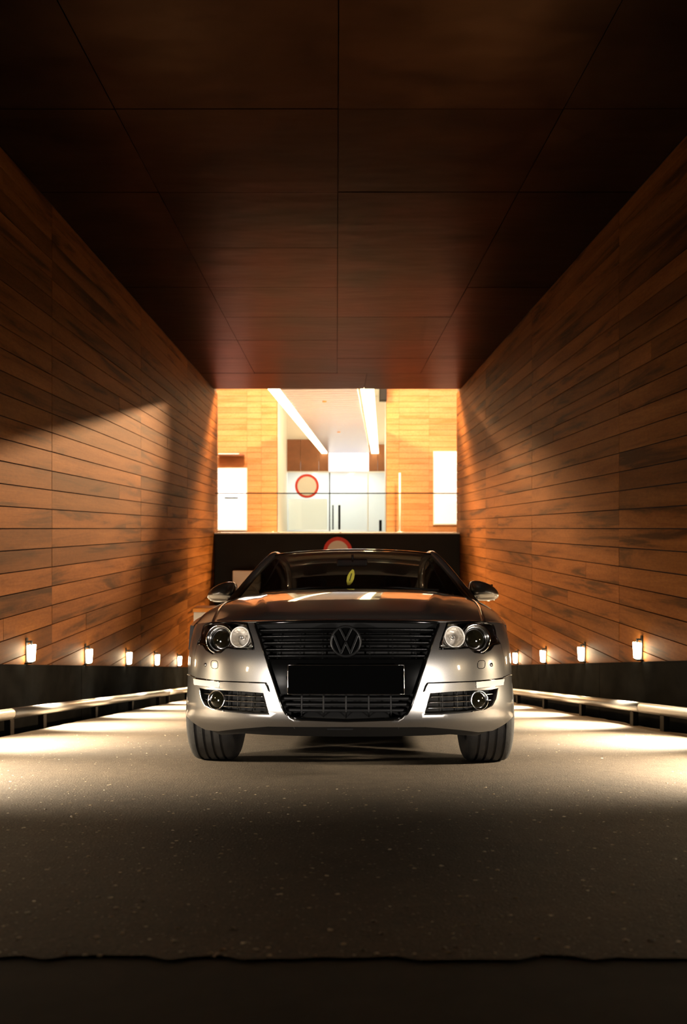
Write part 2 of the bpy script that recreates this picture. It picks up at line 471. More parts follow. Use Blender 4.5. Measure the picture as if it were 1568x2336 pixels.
# guard rails: a steel pipe on short black posts
def guard_rail(x, posts, seams, rz, label):
    y0, y1 = 3.0, 14.6
    root = empty('guard_rail', (x, y0, ground(y0)), label, 'guard rail')
    cuts = [y0] + seams + [y1]
    for a, e in zip(cuts[:-1], cuts[1:]):
        p0 = Vector((0, a + .004 - y0, ground(a) - ground(y0) + rz)); p1 = Vector((0, e - .004 - y0, ground(e) - ground(y0) + rz))
        MB().tube([p0, p1], .044, 20).build('pipe', M_steel, root)
    for q in seams:
        d = Vector((0, 1, -SLOPE)).normalized(); p = Vector((0, q - y0, ground(q) - ground(y0) + rz))
        MB().tube([p - d * .02, p + d * .02], .041, 20).build('pipe_joint', M_blacksteel, root)
    for y in posts:
        z = ground(y) - ground(y0)
        MB().box((0, y - y0, z + (rz - .04 - .13) / 2), (.05, .07, rz - .04 + .13)).build('post', M_blacksteel, root, bevel=.004)
    return root
guard_rail(-2.62, [3.48, 4.80, 5.5, 6.12, 7.44, 8.76, 10.1, 10.67, 12.0, 13.3], [5.52, 10.66], .150, 'steel pipe guard rail on short posts along the left plinth')
guard_rail(2.70, [3.6, 4.9, 5.65, 6.23, 7.54, 8.89, 10.2, 11.5, 12.9], [6.07, 11.4], .170, 'steel pipe guard rail on short posts along the right plinth')

# wall lamps standing on the plinth
def wall_lamp(x, sgn, y, h, label, power=LAMP_SPOT):
    z = ground(y) + h + .012
    root = empty('wall_lamp', (x, y, z), label, 'wall lamp', 'wall lamps along the tunnel plinths')
    s = -sgn
    # black holder on the boards: back plate, top arm, foot
    MB().box((s * .006, 0, .11), (.012, .035, .24)).build('back_plate', M_blacksteel, root)
    MB().box((s * .03, 0, .196), (.05, .022, .016)).box((s * .05, 0, .182), (.012, .022, .034)).build('top_arm', M_blacksteel, root)
    MB().box((s * .036, 0, .008), (.06, .07, .016)).build('foot', M_blacksteel, root, bevel=.003)
    # tapered diffuser, narrower at the foot
    pts = []
    for zz, hw, d in ((.018, .028, .022), (.165, .039, .028)):
        for yy in (-hw, hw):
            for xx in (-d, d): pts.append((s * .05 + xx, yy, zz))
    MB().hexa(pts).build('diffuser', M_lampglow, root, bevel=.006)
    light('lamp_beam', 'SPOT', (s * .115, 0, .10), power, (1.0, .82, .58), None, root,
          spot_size=1.5, spot_blend=1.0, shadow_soft_size=.08).rotation_euler = (0, -s * .76, 0)
    return root
order = ['nearest', 'second', 'third', 'fourth', 'fifth']
wall_lamp(XL, -1, 1.82, .552, 'dim lit wall lamp on the left plinth beside the photographer', 50.0)
wall_lamp(XR, 1, 1.97, .580, 'dim lit wall lamp on the right plinth beside the photographer', 50.0)
wall_lamp(XL, -1, 3.30, .552, 'lit wall lamp on the left plinth level with the car nose', 1900.0)
wall_lamp(XR, 1, 3.45, .580, 'lit wall lamp on the right plinth level with the car nose', 1900.0)
wall_lamp(XL, -1, 4.77, .552, 'lit wall lamp on the left plinth just outside the left picture edge')
wall_lamp(XR, 1, 4.93, .580, 'lit wall lamp on the right plinth just outside the right picture edge')
for n, y in zip(order, (6.24, 7.70, 9.19, 10.63, 12.15)):
    wall_lamp(XL, -1, y, .552, n + ' glowing lamp from the left picture edge on the left plinth')
for n, y in zip(order, (6.40, 7.87, 9.33, 10.77, 12.25)):
    wall_lamp(XR, 1, y, .580, n + ' glowing lamp from the right picture edge on the right plinth')

# ------------------------------------------------------------------ end of the ramp and the hall beyond
MB().box((.015, 16.1, -2.2), (5.63, .6, 4.14)).build('wall_end', M_blackwall, None, kind='structure', label='black wall closing the foot of the ramp')
MB().box((.015, 15.86, -.115), (5.63, .16, .03)).build('trim_3', M_whiteglossy, None, kind='structure', label='pale stone sill on top of the black end wall')
MB().box((0, 16.0, 5.4), (13, .4, 3.9)).build('wall_lintel', M_joint, None, kind='structure', label='dark wall above the tunnel end opening')

# glass balustrade on the sill
bal = empty('glass_balustrade', (.015, 15.86, -.10), 'frameless glass balustrade with a thin dark handrail on the pale sill', 'balustrade')
for a, e in ((-2.80, -1.36), (-1.35, 0.08), (.09, 1.51), (1.52, 2.80)):
    MB().box(((a + e) / 2, 0, .46), (e - a, .012, .90)).build('pane', M_glass, bal)
MB().box((0, 0, .905), (5.62, .03, .022)).build('handrail', M_blacksteel, bal)
for q in (-2.7, -1.36, .08, 1.52, 2.7):
    MB().box((q, 0, -.02), (.05, .06, .07)).build('clamp', M_steel, bal)

# prohibition sign on the black wall
def ring_sign(name, loc, r, rin, label, m_disc=M_signwhite):
    root = empty(name, loc, label, 'sign')
    MB().lathe([(.0001, .004), (r * .98, .004), (r * .98, -.012), (.0001, -.012)], (0, 0, 0), (0, 1, 0), 40, False).build('plate', m_disc, root)
    MB().lathe([(rin, -.013), (rin, -.018), (r, -.018), (r, .0), (rin, -.013)], (0, 0, 0), (0, 1, 0), 40, False).build('red_ring', M_red, root)
    return root
ring_sign('road_sign', (.03, 15.785, -.53), .33, .245, 'round white road sign with a red rim on the black wall behind the car roof')

# hall shell
MB().box((0, 19.6, -.23), (13, 6.4, .2)).build('floor_hall', M_hallfloor, None, kind='structure', label='hall floor beyond the tunnel')
MB().box((0, 27.5, -.25), (7, 9.0, .2)).build('floor_passage', M_hallfloor, None, kind='structure', label='floor of the bright passage')
MB().box((0, 24, 6.1), (14, 17, .2)).build('ceiling_hall', M_white, None, kind='structure', label='high pale ceiling of the hall')
for x, n in ((-6.4, 'wall_hall_left'), (6.4, 'wall_hall_right')):
    MB().box((x, 19.6, 2.9), (.2, 7.0, 6.3)).build(n, M_brownpanel, None, kind='structure', label='side wall of the hall')

def hall_block(name, x0, x1, cols, label):
    w = MB().box(((x0 + x1) / 2, 23.14, 2.9), (x1 - x0, .2, 6.2)).build(name, M_joint, None, kind='structure', label=label)
    cache = {}
    for a, e in zip(cols[:-1], cols[1:]):
        z = -.13
        while z < 4.8:
            k = round(e - a, 3)
            if k not in cache:
                cache[k] = MB().box((0, 0, 0), (k - .006, .022, PITCH - .008)).mesh('board'); cache[k].materials.append(M_hallboard)
            inst('board', cache[k], None, ((a + e) / 2, 23.03 + random.uniform(-.001, .001), z + PITCH / 2), w); z += PITCH
    return w
hall_block('wall_hall_back_left', -6.3, -1.99, [-5.6, -4.3, -3.0, -2.52, -1.99], 'orange timber wall of the hall left of the passage')
hall_block('wall_hall_back_right', 1.67, 6.3, [1.67, 2.10, 3.1, 4.3, 5.6], 'orange timber wall of the hall right of the passage')
MB().hexa([(-2.2, 23.24, -.2), (-1.99, 23.24, -.2), (-2.45, 31.4, -.2), (-2.24, 31.4, -.2),
           (-2.2, 23.24, 6), (-1.99, 23.24, 6), (-2.45, 31.4, 6), (-2.24, 31.4, 6)]).build('wall_passage_left', M_white, None, kind='structure', label='white left wall of the passage')
MB().hexa([(1.67, 23.24, -.2), (1.9, 23.24, -.2), (2.2, 31.4, -.2), (2.42, 31.4, -.2),
           (1.67, 23.24, 6), (1.9, 23.24, 6), (2.2, 31.4, 6), (2.42, 31.4, 6)]).build('wall_passage_right', M_white, None, kind='structure', label='white right wall of the passage')

# slatted canopy with a light strip down each side; it runs 4 degrees off the tunnel axis
def axis_x(x0, y): return x0 + (y - 16.6) * (1.0 / 14.4)
SKEW = -math.atan(1.0 / 14.4)
can = empty('slatted_canopy', (-.43, 16.6, 3.36), 'pale slatted canopy running down the middle of the bright passage', 'canopy')
sl = MB().box((0, 0, 0), (1.86, .275, .05)).mesh('slat'); sl.materials.append(M_slat)
for i in range(47):
    y = 16.75 + i * .30
    inst('slat', sl, None, (axis_x(-.43, y) + .43, y - 16.6, .025), can, (0, 0, SKEW))
MB().hexa([(-.93, 0, .06), (.93, 0, .06), (.05, 14.1, .06), (1.91, 14.1, .06), (-.93, 0, .12), (.93, 0, .12), (.05, 14.1, .12), (1.91, 14.1, .12)]).build('backing', M_brownpanel, can)
for y in (17.0, 21.5, 26.0, 30.3):
    for dx in (-.7, .7):
        MB().tube([(axis_x(-.43, y) + .43 + dx, y - 16.6, .1), (axis_x(-.43, y) + .43 + dx, y - 16.6, 2.64)], .01, 6).build('hanger', M_white, can)
for y in (18.2, 24.0):
    MB().lathe([(.0001, -.02), (.05, -.02), (.06, .0)], (axis_x(-.43, y) + .43, y - 16.6, 0), (0, 0, 1), 16).build('sprinkler', M_orange, can)
def strip_light(xa, xb, label):
    root = empty('strip_light', (xa, 16.6, 3.36), label, 'light strip', 'light strips beside the canopy')
    w = xb - xa
    MB().hexa([(0, 0, .0), (w, 0, .0), (1.0, 14.4, .0), (1.0 + w, 14.4, .0), (0, 0, .07), (w, 0, .07), (1.0, 14.4, .07), (1.0 + w, 14.4, .07)]).build('glowing_tube', M_strip, root)
    for q in (.2, 4.9, 9.5, 14.2):
        MB().box((w / 2 + q / 14.4, q, .09), (w * .7, .12, .05)).tube([(w / 2 + q / 14.4, q, .1), (w / 2 + q / 14.4, q, 2.64)], .01, 6).build('hanger', M_white, root)
strip_light(-1.66, -1.42, 'glowing yellow light strip along the left side of the slatted canopy')
strip_light(.58, .90, 'glowing yellow light strip along the right side of the slatted canopy')

MB().box((0, 31.35, 4.6), (4.9, .2, 3.0)).build('wall_clerestory', M_white, None, kind='structure', label='pale wall above the lobby front')
# lobby front: bulkhead, glass doors, lit room behind
bh = empty('wall_bulkhead', (0, 31, 2.57), 'brown panelled bulkhead over the glass lobby front', None, None, 'structure')
for x0, x1, z1 in ((-2.29, -1.62, 1.43), (-1.61, -.80, 1.43), (-.79, -.36, 1.43), (1.46, 1.85, 1.2), (1.86, 2.22, 1.2)):
    MB().box(((x0 + x1) / 2, 0, z1 / 2), (x1 - x0, .12, z1)).build('bulkhead_panel', M_brownpanel, bh, bevel=.01)
sb = empty('lit_sign_box', (.55, 30.95, 2.57), 'bright white light box above the glass doors', 'light box')
MB().box((0, 0, .41), (1.80, .16, .80)).build('glowing_face', M_signbox, sb)
MB().box((0, .03, .83), (1.84, .2, .03)).build('top_frame', M_blacksteel, sb)
dr = empty('door_1', (0, 31, -.13), 'glass lobby front with white mullions and dark door handles', None, None, 'structure')
for x0, x1 in ((-2.26, -.34), (-.28, 1.39), (1.45, 2.2)):
    MB().box(((x0 + x1) / 2, 0, 1.33), (x1 - x0, .012, 2.62)).build('pane', M_glass, dr)
MB().box((-.31, 0, 1.33), (.05, .07, 2.66)).build('mullion', M_blacksteel, dr)
for x in (1.42, -2.28, 2.21): MB().box((x, 0, 1.33), (.05, .07, 2.66)).build('mullion', M_white, dr)
MB().box((0, 0, 2.67), (4.5, .08, .05)).build('header', M_white, dr)
for x in (-.16, .13): MB().box((x, -.05, .62), (.10 if x > 0 else .06, .05, 1.1)).build('door_handle', M_blacksteel, dr)
MB().box((1.98, -.05, .25), (.12, .05, .5)).build('door_stop', M_blacksteel, dr)
MB().box((-1.3, .12, .75), (1.75, .04, 1.4)).build('frosted_panel', M_litpanel2, dr)  # emission stands in for lobby light coming through the panel
rs = ring_sign('round_sticker', (-1.33, 30.96, 1.90), .54, .43, 'large round sign with an orange red rim on the glass lobby front', M_signwhite)
MB().box((0, 35.5, 1.4), (6, .2, 3.4)).build('wall_lobby', M_white, None, kind='structure', label='white back wall of the lit lobby')
for x, n in ((-3, 'wall_lobby_left'), (3, 'wall_lobby_right')): MB().box((x, 33.4, 1.4), (.2, 4.4, 3.4)).build(n, M_white, None, kind='structure', label='white side wall of the lit lobby')
MB().box((0, 33.4, 3.1), (6, 4.4, .1)).build('ceiling_lobby', M_white, None, kind='structure', label='white ceiling of the lit lobby')
MB().box((0, 33.6, -.25), (6, 4.4, .2)).build('floor_lobby', M_hallfloor, None, kind='structure', label='floor of the lit lobby')
light('lobby_light', 'AREA', (0, 33.2, 3.0), ROOM, (1, .98, .94), (0, 33.2, 0), shape='RECTANGLE', size=4, size_y=3)
# area lights added without fittings to brighten the hall
for x in (-3.4, 3.4):
    light('hall_fill_light', 'AREA', (x, 19.2, 5.8), HALL, (1, .90, .78), (x, 21.5, 1.0), size=1.2)
    light('hall_fill_light', 'AREA', (x * .92, 17.9, 5.5), HALL * 14, (1, .58, .24), (-x * .5, 14.2, .4), size=.8)  # orange pair added to brighten the ends of the tunnel walls

# left: glowing door under a lamp shelf, right: white lit panel
ld = empty('lit_doorway', (-3.49, 23.0, -.05), 'bright white lit door panel in the left hall wall', 'door panel')
MB().box((0, -.03, 1.02), (.92, .05, 2.02)).build('glowing_panel', M_litpanel, ld, bevel=.02)
MB().box((-.02, -.065, 1.06), (.46, .02, .05)).build('letter_slot', M_blacksteel, ld)
MB().box((0, -.01, 1.02), (1.0, .04, 2.1)).build('door_frame', M_white, ld)
sh = empty('lamp_shelf', (-3.5, 23.0, 2.30), 'small red brown canopy with a bar lamp above the lit left door', 'wall light')
MB().box((0, -.03, -.07), (.82, .04, .26)).build('back_board', M_brownpanel, sh)
MB().box((0, -.20, .12), (.86, .36, .05)).build('hood', M_brownpanel, sh, bevel=.01)
MB().box((-.05, -.36, .14), (.68, .04, .05)).build('lamp_bar', M_whiteglossy, sh)
rp = empty('wall_panel', (3.70, 23.0, .12), 'tall pale lit panel on the right hall wall', 'panel')
MB().box((0, -.03, 1.22), (.86, .05, 2.40)).build('glowing_panel', M_litpanel2, rp, bevel=.01)
MB().box((0, -.01, 1.22), (.92, .04, 2.46)).build('panel_frame', M_white, rp)
MB().box((.2, -.066, .82), (.36, .02, .08)).build('name_plate', M_signbox, rp)
po = empty('slim_post', (2.08, 22.6, -.13), 'slim white post in front of the right hall wall', 'post')
MB().tube([(0, 0, 0), (0, 0, 1.95)], .035, 10).build('shaft', M_whiteglossy, po)
MB().lathe([(.0001, .02), (.09, .02), (.09, 0), (.0001, 0)], (0, 0, 0), (0, 0, 1), 16, False).build('base_plate', M_whiteglossy, po)

# black loudspeaker and the floodlight on the hall wall
spk = empty('loudspeaker', (1.55, 22.9, 4.25), 'black box loudspeaker high beside the right light strip', 'loudspeaker')
MB().box((0, 0, .23), (.24, .24, .50)).build('cabinet', M_blacksteel, spk, bevel=.01)
MB().box((0, -.125, .23), (.20, .01, .45)).build('front_grille', M_plastic, spk)
fd = empty('floodlight', (4.5, 20.6, 4.42), 'small floodlight hung high in the hall', 'floodlight')
MB().box((0, .10, 0), (.3, .12, .22)).build('housing', M_blacksteel, fd, bevel=.01)
MB().tube([(0, .1, .1), (0, .1, 1.55)], .015, 8).build('hanger', M_blacksteel, fd)
light('floodlight_beam', 'SPOT', (0, 0, 0), FLOOD, (1.0, .60, .30), None, fd, spot_size=.40, spot_blend=.8, shadow_soft_size=.06
      ).rotation_euler = (Vector((-2.82, 7.0, .75)) - Vector((4.5, 20.6, 4.42))).to_track_quat('-Z', 'Y').to_euler()

f2 = empty('floodlight', (-4.6, 20.4, 4.95), 'second small floodlight hung high in the left of the hall', 'floodlight')
MB().box((0, .10, 0), (.3, .12, .22)).build('housing', M_blacksteel, f2, bevel=.01)
MB().tube([(0, .1, .1), (0, .1, 1.02)], .015, 8).build('hanger', M_blacksteel, f2)
light('floodlight_beam', 'SPOT', (0, 0, 0), FLOOD * .75, (1.0, .56, .24), None, f2, spot_size=.62, spot_blend=.9, shadow_soft_size=.35
      ).rotation_euler = (Vector((2.85, 11.5, .0)) - Vector((-4.6, 20.4, 4.95))).to_track_quat('-Z', 'Y').to_euler()
# barrier cabinet on the ramp and the box on the black wall
bc = empty('barrier_cabinet', (-1.87, 10.0, ground(10.0)), 'white cabinet with its warm-lit top coloured orange beside the left wall behind the car', 'cabinet')
MB().box((0, 0, .68), (.36, .30, 1.36)).build('body', M_white, bc, bevel=.01)
MB().box((0, 0, 1.39), (.38, .32, .06)).build('lid', M_orange, bc, bevel=.01)  # orange colour stands for warm light on the cabinet top
MB().box((0, -.155, .62), (.30, .01, .9)).build('service_door', M_white, bc)
MB().box((0, 0, .02), (.44, .38, .12)).build('base', M_blacksteel, bc)
wb = empty('wall_box', (-2.05, 15.79, -1.42), 'pale grey box on the black wall seen left of the windscreen', 'box')
MB().box((0, -.09, .235), (.62, .18, .44)).build('body', M_white, wb, bevel=.01)
MB().box((0, -.11, -.10), (.56, .14, .20)).build('lower_box', M_white, wb, bevel=.01)

# ------------------------------------------------------------------ the car
# car space: x = right as seen from the front, y = from the nose to the tail, z = height over the ramp
A = math.atan(SLOPE); YAW = .04
car = empty('car', (0, 0, 0), 'silver saloon car with black grille and blank black plate parked nose-on on the ramp', 'car')
car.matrix_world = Matrix.Translation((.0435, 3.08, ground(3.08))) @ Matrix.Rotation(-A, 4, 'X') @ Matrix.Rotation(-YAW, 4, 'Z')

def herm(xs, ys, x):
    if x <= xs[0]: return ys[0]
    if x >= xs[-1]: return ys[-1]
    i = max(j for j in range(len(xs) - 1) if xs[j] <= x); n = len(xs)
    def m(k):
        if k == 0: return (ys[1] - ys[0]) / (xs[1] - xs[0])
        if k == n - 1: return (ys[-1] - ys[-2]) / (xs[-1] - xs[-2])
        return (ys[k + 1] - ys[k - 1]) / (xs[k + 1] - xs[k - 1])
    h = xs[i + 1] - xs[i]; s = (x - xs[i]) / h
    return (2*s**3 - 3*s*s + 1)*ys[i] + (s**3 - 2*s*s + s)*h*m(i) + (-2*s**3 + 3*s*s)*ys[i+1] + (s**3 - s*s)*h*m(i+1)
WS = [.10, .17, .24, .30, .42, .55, .65, .72, .78, .85]
US = [.80, .835, .862, .866, .866, .868, .866, .858, .845, .82]
SS = [.16, .085, .025, .0, .0, .005, .03, .06, .10, .17]
def lip(w):                                   # the sharp ledge low on the bumper
    if w > .292 or w < .19: return 0.0
    if w > .276: q = (.292 - w) / .016; return -.017 * q * q * (3 - 2 * q)
    q = (w - .19) / .086; return -.017 * q * q * (3 - 2 * q)
def front(t, w):                              # nose surface: t -1..1 across, w height
    th = t * math.pi / 2
    return Vector((herm(WS, US, w) * math.sin(th), herm(WS, SS, w) + .55 * (1 - math.cos(th)) + lip(w), w))
def fnormal(surf, a, b):
    e = 1e-3
    n = (surf(a + e, b) - surf(a - e, b)).cross(surf(a, b + e) - surf(a, b - e))
    return n.normalized()
def on(surf, a, b, off): return surf(a, b) + fnormal(surf, a, b) * off

def dens(poly, step):
    out = []
    for (a, b), (c2, d) in zip(poly, poly[1:] + poly[:1]):
        n = max(1, int(math.hypot(c2 - a, d - b) / step))
        out += [(a + (c2 - a) * i / n, b + (d - b) * i / n) for i in range(n)]
    return out
def smooth_poly(poly, it=1):                  # Chaikin corner cutting
    for _ in range(it):
        o = []
        for (a, b), (c2, d) in zip(poly, poly[1:] + poly[:1]):
            o += [(.8 * a + .2 * c2, .8 * b + .2 * d), (.2 * a + .8 * c2, .2 * b + .8 * d)]
        poly = o
    return poly
def inside(p, poly):
    x, y = p; r = False
    for (a, b), (c2, d) in zip(poly, poly[1:] + poly[:1]):
        if (b > y) != (d > y) and x < (c2 - a) * (y - b) / (d - b) + a: r = not r
    return r
def panel(name, surf, outer, holes, material, parent, off=0.0, rim=.012, step=.025, nsign=1, curve=None):
    """a sheet cut out of a surface, with turned-in edges; analytic normals keep the reflections clean"""
    loops = [dens(outer, step * .6)] + [dens(h, step * .6) for h in holes]
    pts = []; edges = []
    for L in loops:
        k = len(pts); pts += L
        edges += [(k + i, k + (i + 1) % len(L)) for i in range(len(L))]
    a0 = min(p[0] for p in outer); a1 = max(p[0] for p in outer); b0 = min(p[1] for p in outer); b1 = max(p[1] for p in outer)
    na, nb = int((a1 - a0) / step) + 1, int((b1 - b0) / step) + 1
    bp = list(pts)
    for i in range(na + 1):
        for j in range(nb + 1):
            p = (a0 + (i + .5) * step, b0 + (j + .5) * step)
            if not inside(p, loops[0]) or any(inside(p, h) for h in loops[1:]): continue
            if min((p[0] - q[0]) ** 2 + (p[1] - q[1]) ** 2 for q in bp) < (step * .45) ** 2: continue
            pts.append(p)
    r = delaunay_2d_cdt([Vector(p) for p in pts], edges, [], 0, 1e-6)
    ov, of = r[0], r[2]
    verts = []; norms = []
    for p in ov:
        n = fnormal(surf, p[0], p[1]) * nsign
        verts.append(surf(p[0], p[1]) + n * off); norms.append(n)
    faces = []
    for f in of:
        cx = sum(ov[i][0] for i in f) / 3; cy = sum(ov[i][1] for i in f) / 3
        if inside((cx, cy), loops[0]) and not any(inside((cx, cy), h) for h in loops[1:]):
            fl_ = list(f)
            n = (verts[fl_[1]] - verts[fl_[0]]).cross(verts[fl_[2]] - verts[fl_[0]])
            if n.dot(norms[fl_[0]]) < 0: fl_.reverse()
            faces.append(fl_)
    nf = len(faces)
    if rim:
        for L in loops:
            k = len(verts)
            for p in L:
                n = fnormal(surf, p[0], p[1]) * nsign; s = surf(p[0], p[1])
                verts.append(s + n * off); norms.append(n); verts.append(s + n * (off - rim)); norms.append(n)
            for i in range(len(L)):
                j = (i + 1) % len(L); faces.append([k + 2*i, k + 2*j, k + 2*j + 1, k + 2*i + 1])
    me = bpy.data.meshes.new(name); me.from_pydata([tuple(v) for v in verts], [], faces)
    me.materials.append(material)
    for i, p in enumerate(me.polygons): p.use_smooth = i < nf
    me.update()
    ln = []
    for p in me.polygons:
        for li in p.loop_indices:
            ln.append(tuple(norms[me.loops[li].vertex_index]) if p.index < nf else tuple(p.normal))
    me.normals_split_custom_set(ln)
    o = bpy.data.objects.new(name, me); col.objects.link(o); o.parent = parent
    return o
def bucket(name, surf, outer, depth, material, parent):
    return panel(name, surf, outer, [], material, parent, off=-depth, rim=-depth, step=.03)
def mir(poly, s): return [(s * a, b) for a, b in poly]
def path_tube(name, surf, pts, off, r, material, parent, closed=False, seg=8, step=.012, flat=(1, 1)):
    q = dens(pts, step) if closed else []
    if not closed:
        for (a, b), (c2, d) in zip(pts[:-1], pts[1:]):
            n = max(1, int(math.hypot(c2 - a, d - b) / step)); q += [(a + (c2 - a) * i / n, b + (d - b) * i / n) for i in range(n)]
        q.append(pts[-1])
    return MB().tube([on(surf, a, b, off) for a, b in q], r, seg, closed, flat=flat).build(name, material, parent)

# outlines on the nose (right half)
HEAD = [(.392, .722), (.383, .704), (.362, .658), (.348, .619), (.344, .594), (.415, .596), (.482, .602), (.510, .581), (.562, .575),
        (.617, .596), (.650, .619), (.708, .627), (.680, .664), (.684, .700), (.680, .722), (.622, .736), (.505, .732)]
GRILLE_R = [(.352, .719), (.318, .640), (.288, .550), (.254, .433), (.222, .325), (.208, .297), (.188, .282), (.15, .274)]
FOG = [(.664, .408), (.604, .401), (.495, .399), (.384, .395), (.298, .389), (.287, .352), (.272, .291), (.344, .291), (.454, .297),
       (.556, .305), (.608, .322), (.640, .356)]
STRIP = [(.500, .438), (.289, .432), (.282, .418), (.275, .397), (.384, .402), (.500, .409)]
TURN = [(.706, .452), (.503, .439), (.503, .409), (.694, .421)]
def w_edge(t): return .727 + .010 * min(1, abs(t) / .5) ** 2
GR = GRILLE_R + [(0, .268)] + [(-a, b) for a, b in GRILLE_R[::-1]]
GRILLE = GR + [(-.18, .722), (0, .723), (.18, .722)]

half = [(0, .240), (.28, .236), (.42, .218), (.54, .199), (.64, .201), (.73, .228), (.80, .252), (.86, .262), (.868, .32), (.876, .40), (.892, .468),
        (.80, .468), (.712, .455), (.735, .54), (.712, .624), (.650, .616), (.617, .592), (.562, .570), (.508, .576), (.480, .597), (.415, .591), (.339, .589),
        (.344, .62), (.358, .66), (.379, .706), (.386, .724), (.356, .722)] + [(a - .001, b) for a, b in GRILLE_R[1:]]
bumper_poly = half + [(0, .266)] + [(-a, b) for a, b in half[:0:-1]]
panel('bumper', front, bumper_poly, [FOG, mir(FOG, -1)[::-1]], M_paint, car, 0, .02, .022)
# dark lower valance
val = [(0, .183), (.30, .184), (.40, .186), (.55, .17), (.62, .19), (.60, .2), (.54, .2), (.42, .219), (.28, .237), (0, .241)]
panel('lower_valance', front, val + [(-a, b) for a, b in val[-2:0:-1]], [], M_plastic, car, -.012, .05, .03)

# upper body surface: bonnet and wing tops
WSH = ([0, .3, .65, 1], [.737, .806, .866, .905])
EW = ([0, .3, .65, 1], [.853, .884, .892, .888])
def upper(s, r):
    th = max(-1, min(1, s)) * math.pi / 2; q = math.sin(th)
    v0 = herm(WS, SS, w_edge(s)) + .55 * (1 - math.cos(th))
    v1 = 1.30 + .25 * q * q
    wc = .727 + (1.003 - .727) * (1.85 * r - .85 * r * r)
    ws = herm(*WSH, r)
    e = herm([0, .15, 1], [w_edge(s) - .727 + .727, 0, 0], r) if False else 0
    k = max(0, 1 - abs(q) ** 5) ** .7
    w = ws + (wc - ws) * k
    w = w + (w_edge(s) - w) * (1 - min(1, max(0, r) / .06)) ** 2 if r < .06 else w
    # creases running from the grille corners towards the pillars
    edge = .50 + .20 * r
    w += .008 * min(1, max(0, (edge - abs(q)) / .05)) * min(1, max(0, r / .1)) if abs(q) < edge else 0
    return Vector((herm(*EW, r) * q, v0 + (v1 - v0) * r, w))
def upper_part(name, s0, s1, r0, r1, nu, nv, parent, material=M_paint):
    def fn(a, b):
        r = r0 + (r1 - r0) * (b ** 1.6)
        lo = s0(r) if callable(s0) else s0; hi = s1(r) if callable(s1) else s1
        return upper(lo + (hi - lo) * a, r)
    o = MB().grid(fn, nu, nv).build(name, material, parent)
    m = o.modifiers.new('solid', 'SOLIDIFY'); m.thickness = .012; m.offset = -1
    return o
sh_ = lambda r: .600 + .062 * r
upper_part('bonnet', lambda r: -sh_(r), sh_, .004, .985, 72, 44, car)
for s in (-1, 1):
    upper_part('wing_top', lambda r: s * (sh_(r) + .004), lambda r: s * 1.0, 0, 1, 16, 44, car)
    # wing front beside the headlight, down to the wheel arch
    wing = [(.712, .462), (.80, .472), (.890, .472), (.925, .515), (.965, .555), (.998, .585), (.998, .737), (.9, .737), (.8, .737), (.7, .737), (.625, .738),
            (.683, .7255), (.688, .700), (.684, .664), (.714, .630), (.738, .54)]
    panel('wing', front, mir(wing, s)[::s], [], M_paint, car, 0, .015, .022)

# flanks
BV = ([.55, .70, .85, 1.2, 1.6, 3.0, 3.8, 4.3, 4.6, 4.77], [.862, .885, .900, .905, .908, .908, .895, .865, .82, .76])
BP = ([.15, .22, .35, .55, .70, .80, .90, .96, 1.02], [.93, .955, .985, 1.0, .999, .992, .978, .962, .93])
def flank(v, w): return Vector((herm(*BV, v) * herm(*BP, w), v, w))
def flank_l(v, w): p = flank(v, w); return Vector((-p.x, p.y, p.z))
def arch(cv, r, a0, a1, n=18): return [(cv + r * math.cos(a0 + (a1 - a0) * i / n), .3175 + r * math.sin(a0 + (a1 - a0) * i / n)) for i in range(n + 1)]
def top_w(v): return herm([.6, .9, 1.2, 1.55, 2.5, 3.5, 4.3, 4.7], [.737, .80, .862, .905, .935, .955, .965, .94], v)
def top_line(v0, v1, n): return [(v0 + (v1 - v0) * i / n, top_w(v0 + (v1 - v0) * i / n)) for i in range(n + 1)]
FW, RW = .81, 3.52
pf = arch(FW, .372, math.pi * .72, 0)
wing_side = pf + [(1.182, .20), (1.45, .20)] + top_line(1.45, .605, 12)
wing_side = [(max(v, .592), w) for v, w in wing_side]
d1 = [(1.458, .20), (2.50, .20)] + top_line(2.50, 1.458, 10)
d2 = [(2.508, .20), (3.148, .20)] + arch(RW, .372, math.pi, math.pi * .62, 8) + top_line(3.37, 2.508, 8)
qp = arch(RW, .372, math.pi * .62, 0) + [(3.892, .24), (4.72, .26)] + [(4.72, .85)] + top_line(4.68, 3.378, 12)
for s, surf in ((1, flank), (-1, flank_l)):
    ns = -s * -1
    for nm, poly in (('wing_side', wing_side), ('front_door', d1), ('rear_door', d2), ('rear_quarter', qp)):
        o = panel(nm, surf, poly, [], M_paint, car, 0, .02, .05, nsign=1)
        if 'door' in nm:
            vh = 2.30 if nm == 'front_door' else 3.22
            h = MB().tube([surf(vh - .1, .80) + Vector((s * .012, 0, 0)), surf(vh, .80) + Vector((s * .035, 0, 0)), surf(vh + .1, .80) + Vector((s * .012, 0, 0))], .014, 8)
            h.build('door_handle', M_paint, o)
    MB().box((s * .80, 2.2, .17), (.10, 2.0, .08)).build('sill', M_plastic, car)
# tail
def tail(a, b):
    u = -.80 + 1.6 * a; w = .25 + .72 * b
    return (u * (1 - .05 * b), 4.72 + .05 * (1 - (u / .8) ** 4) - .03 * b, w)
MB().grid(tail, 16, 8).build('tail_panel', M_paint, car)

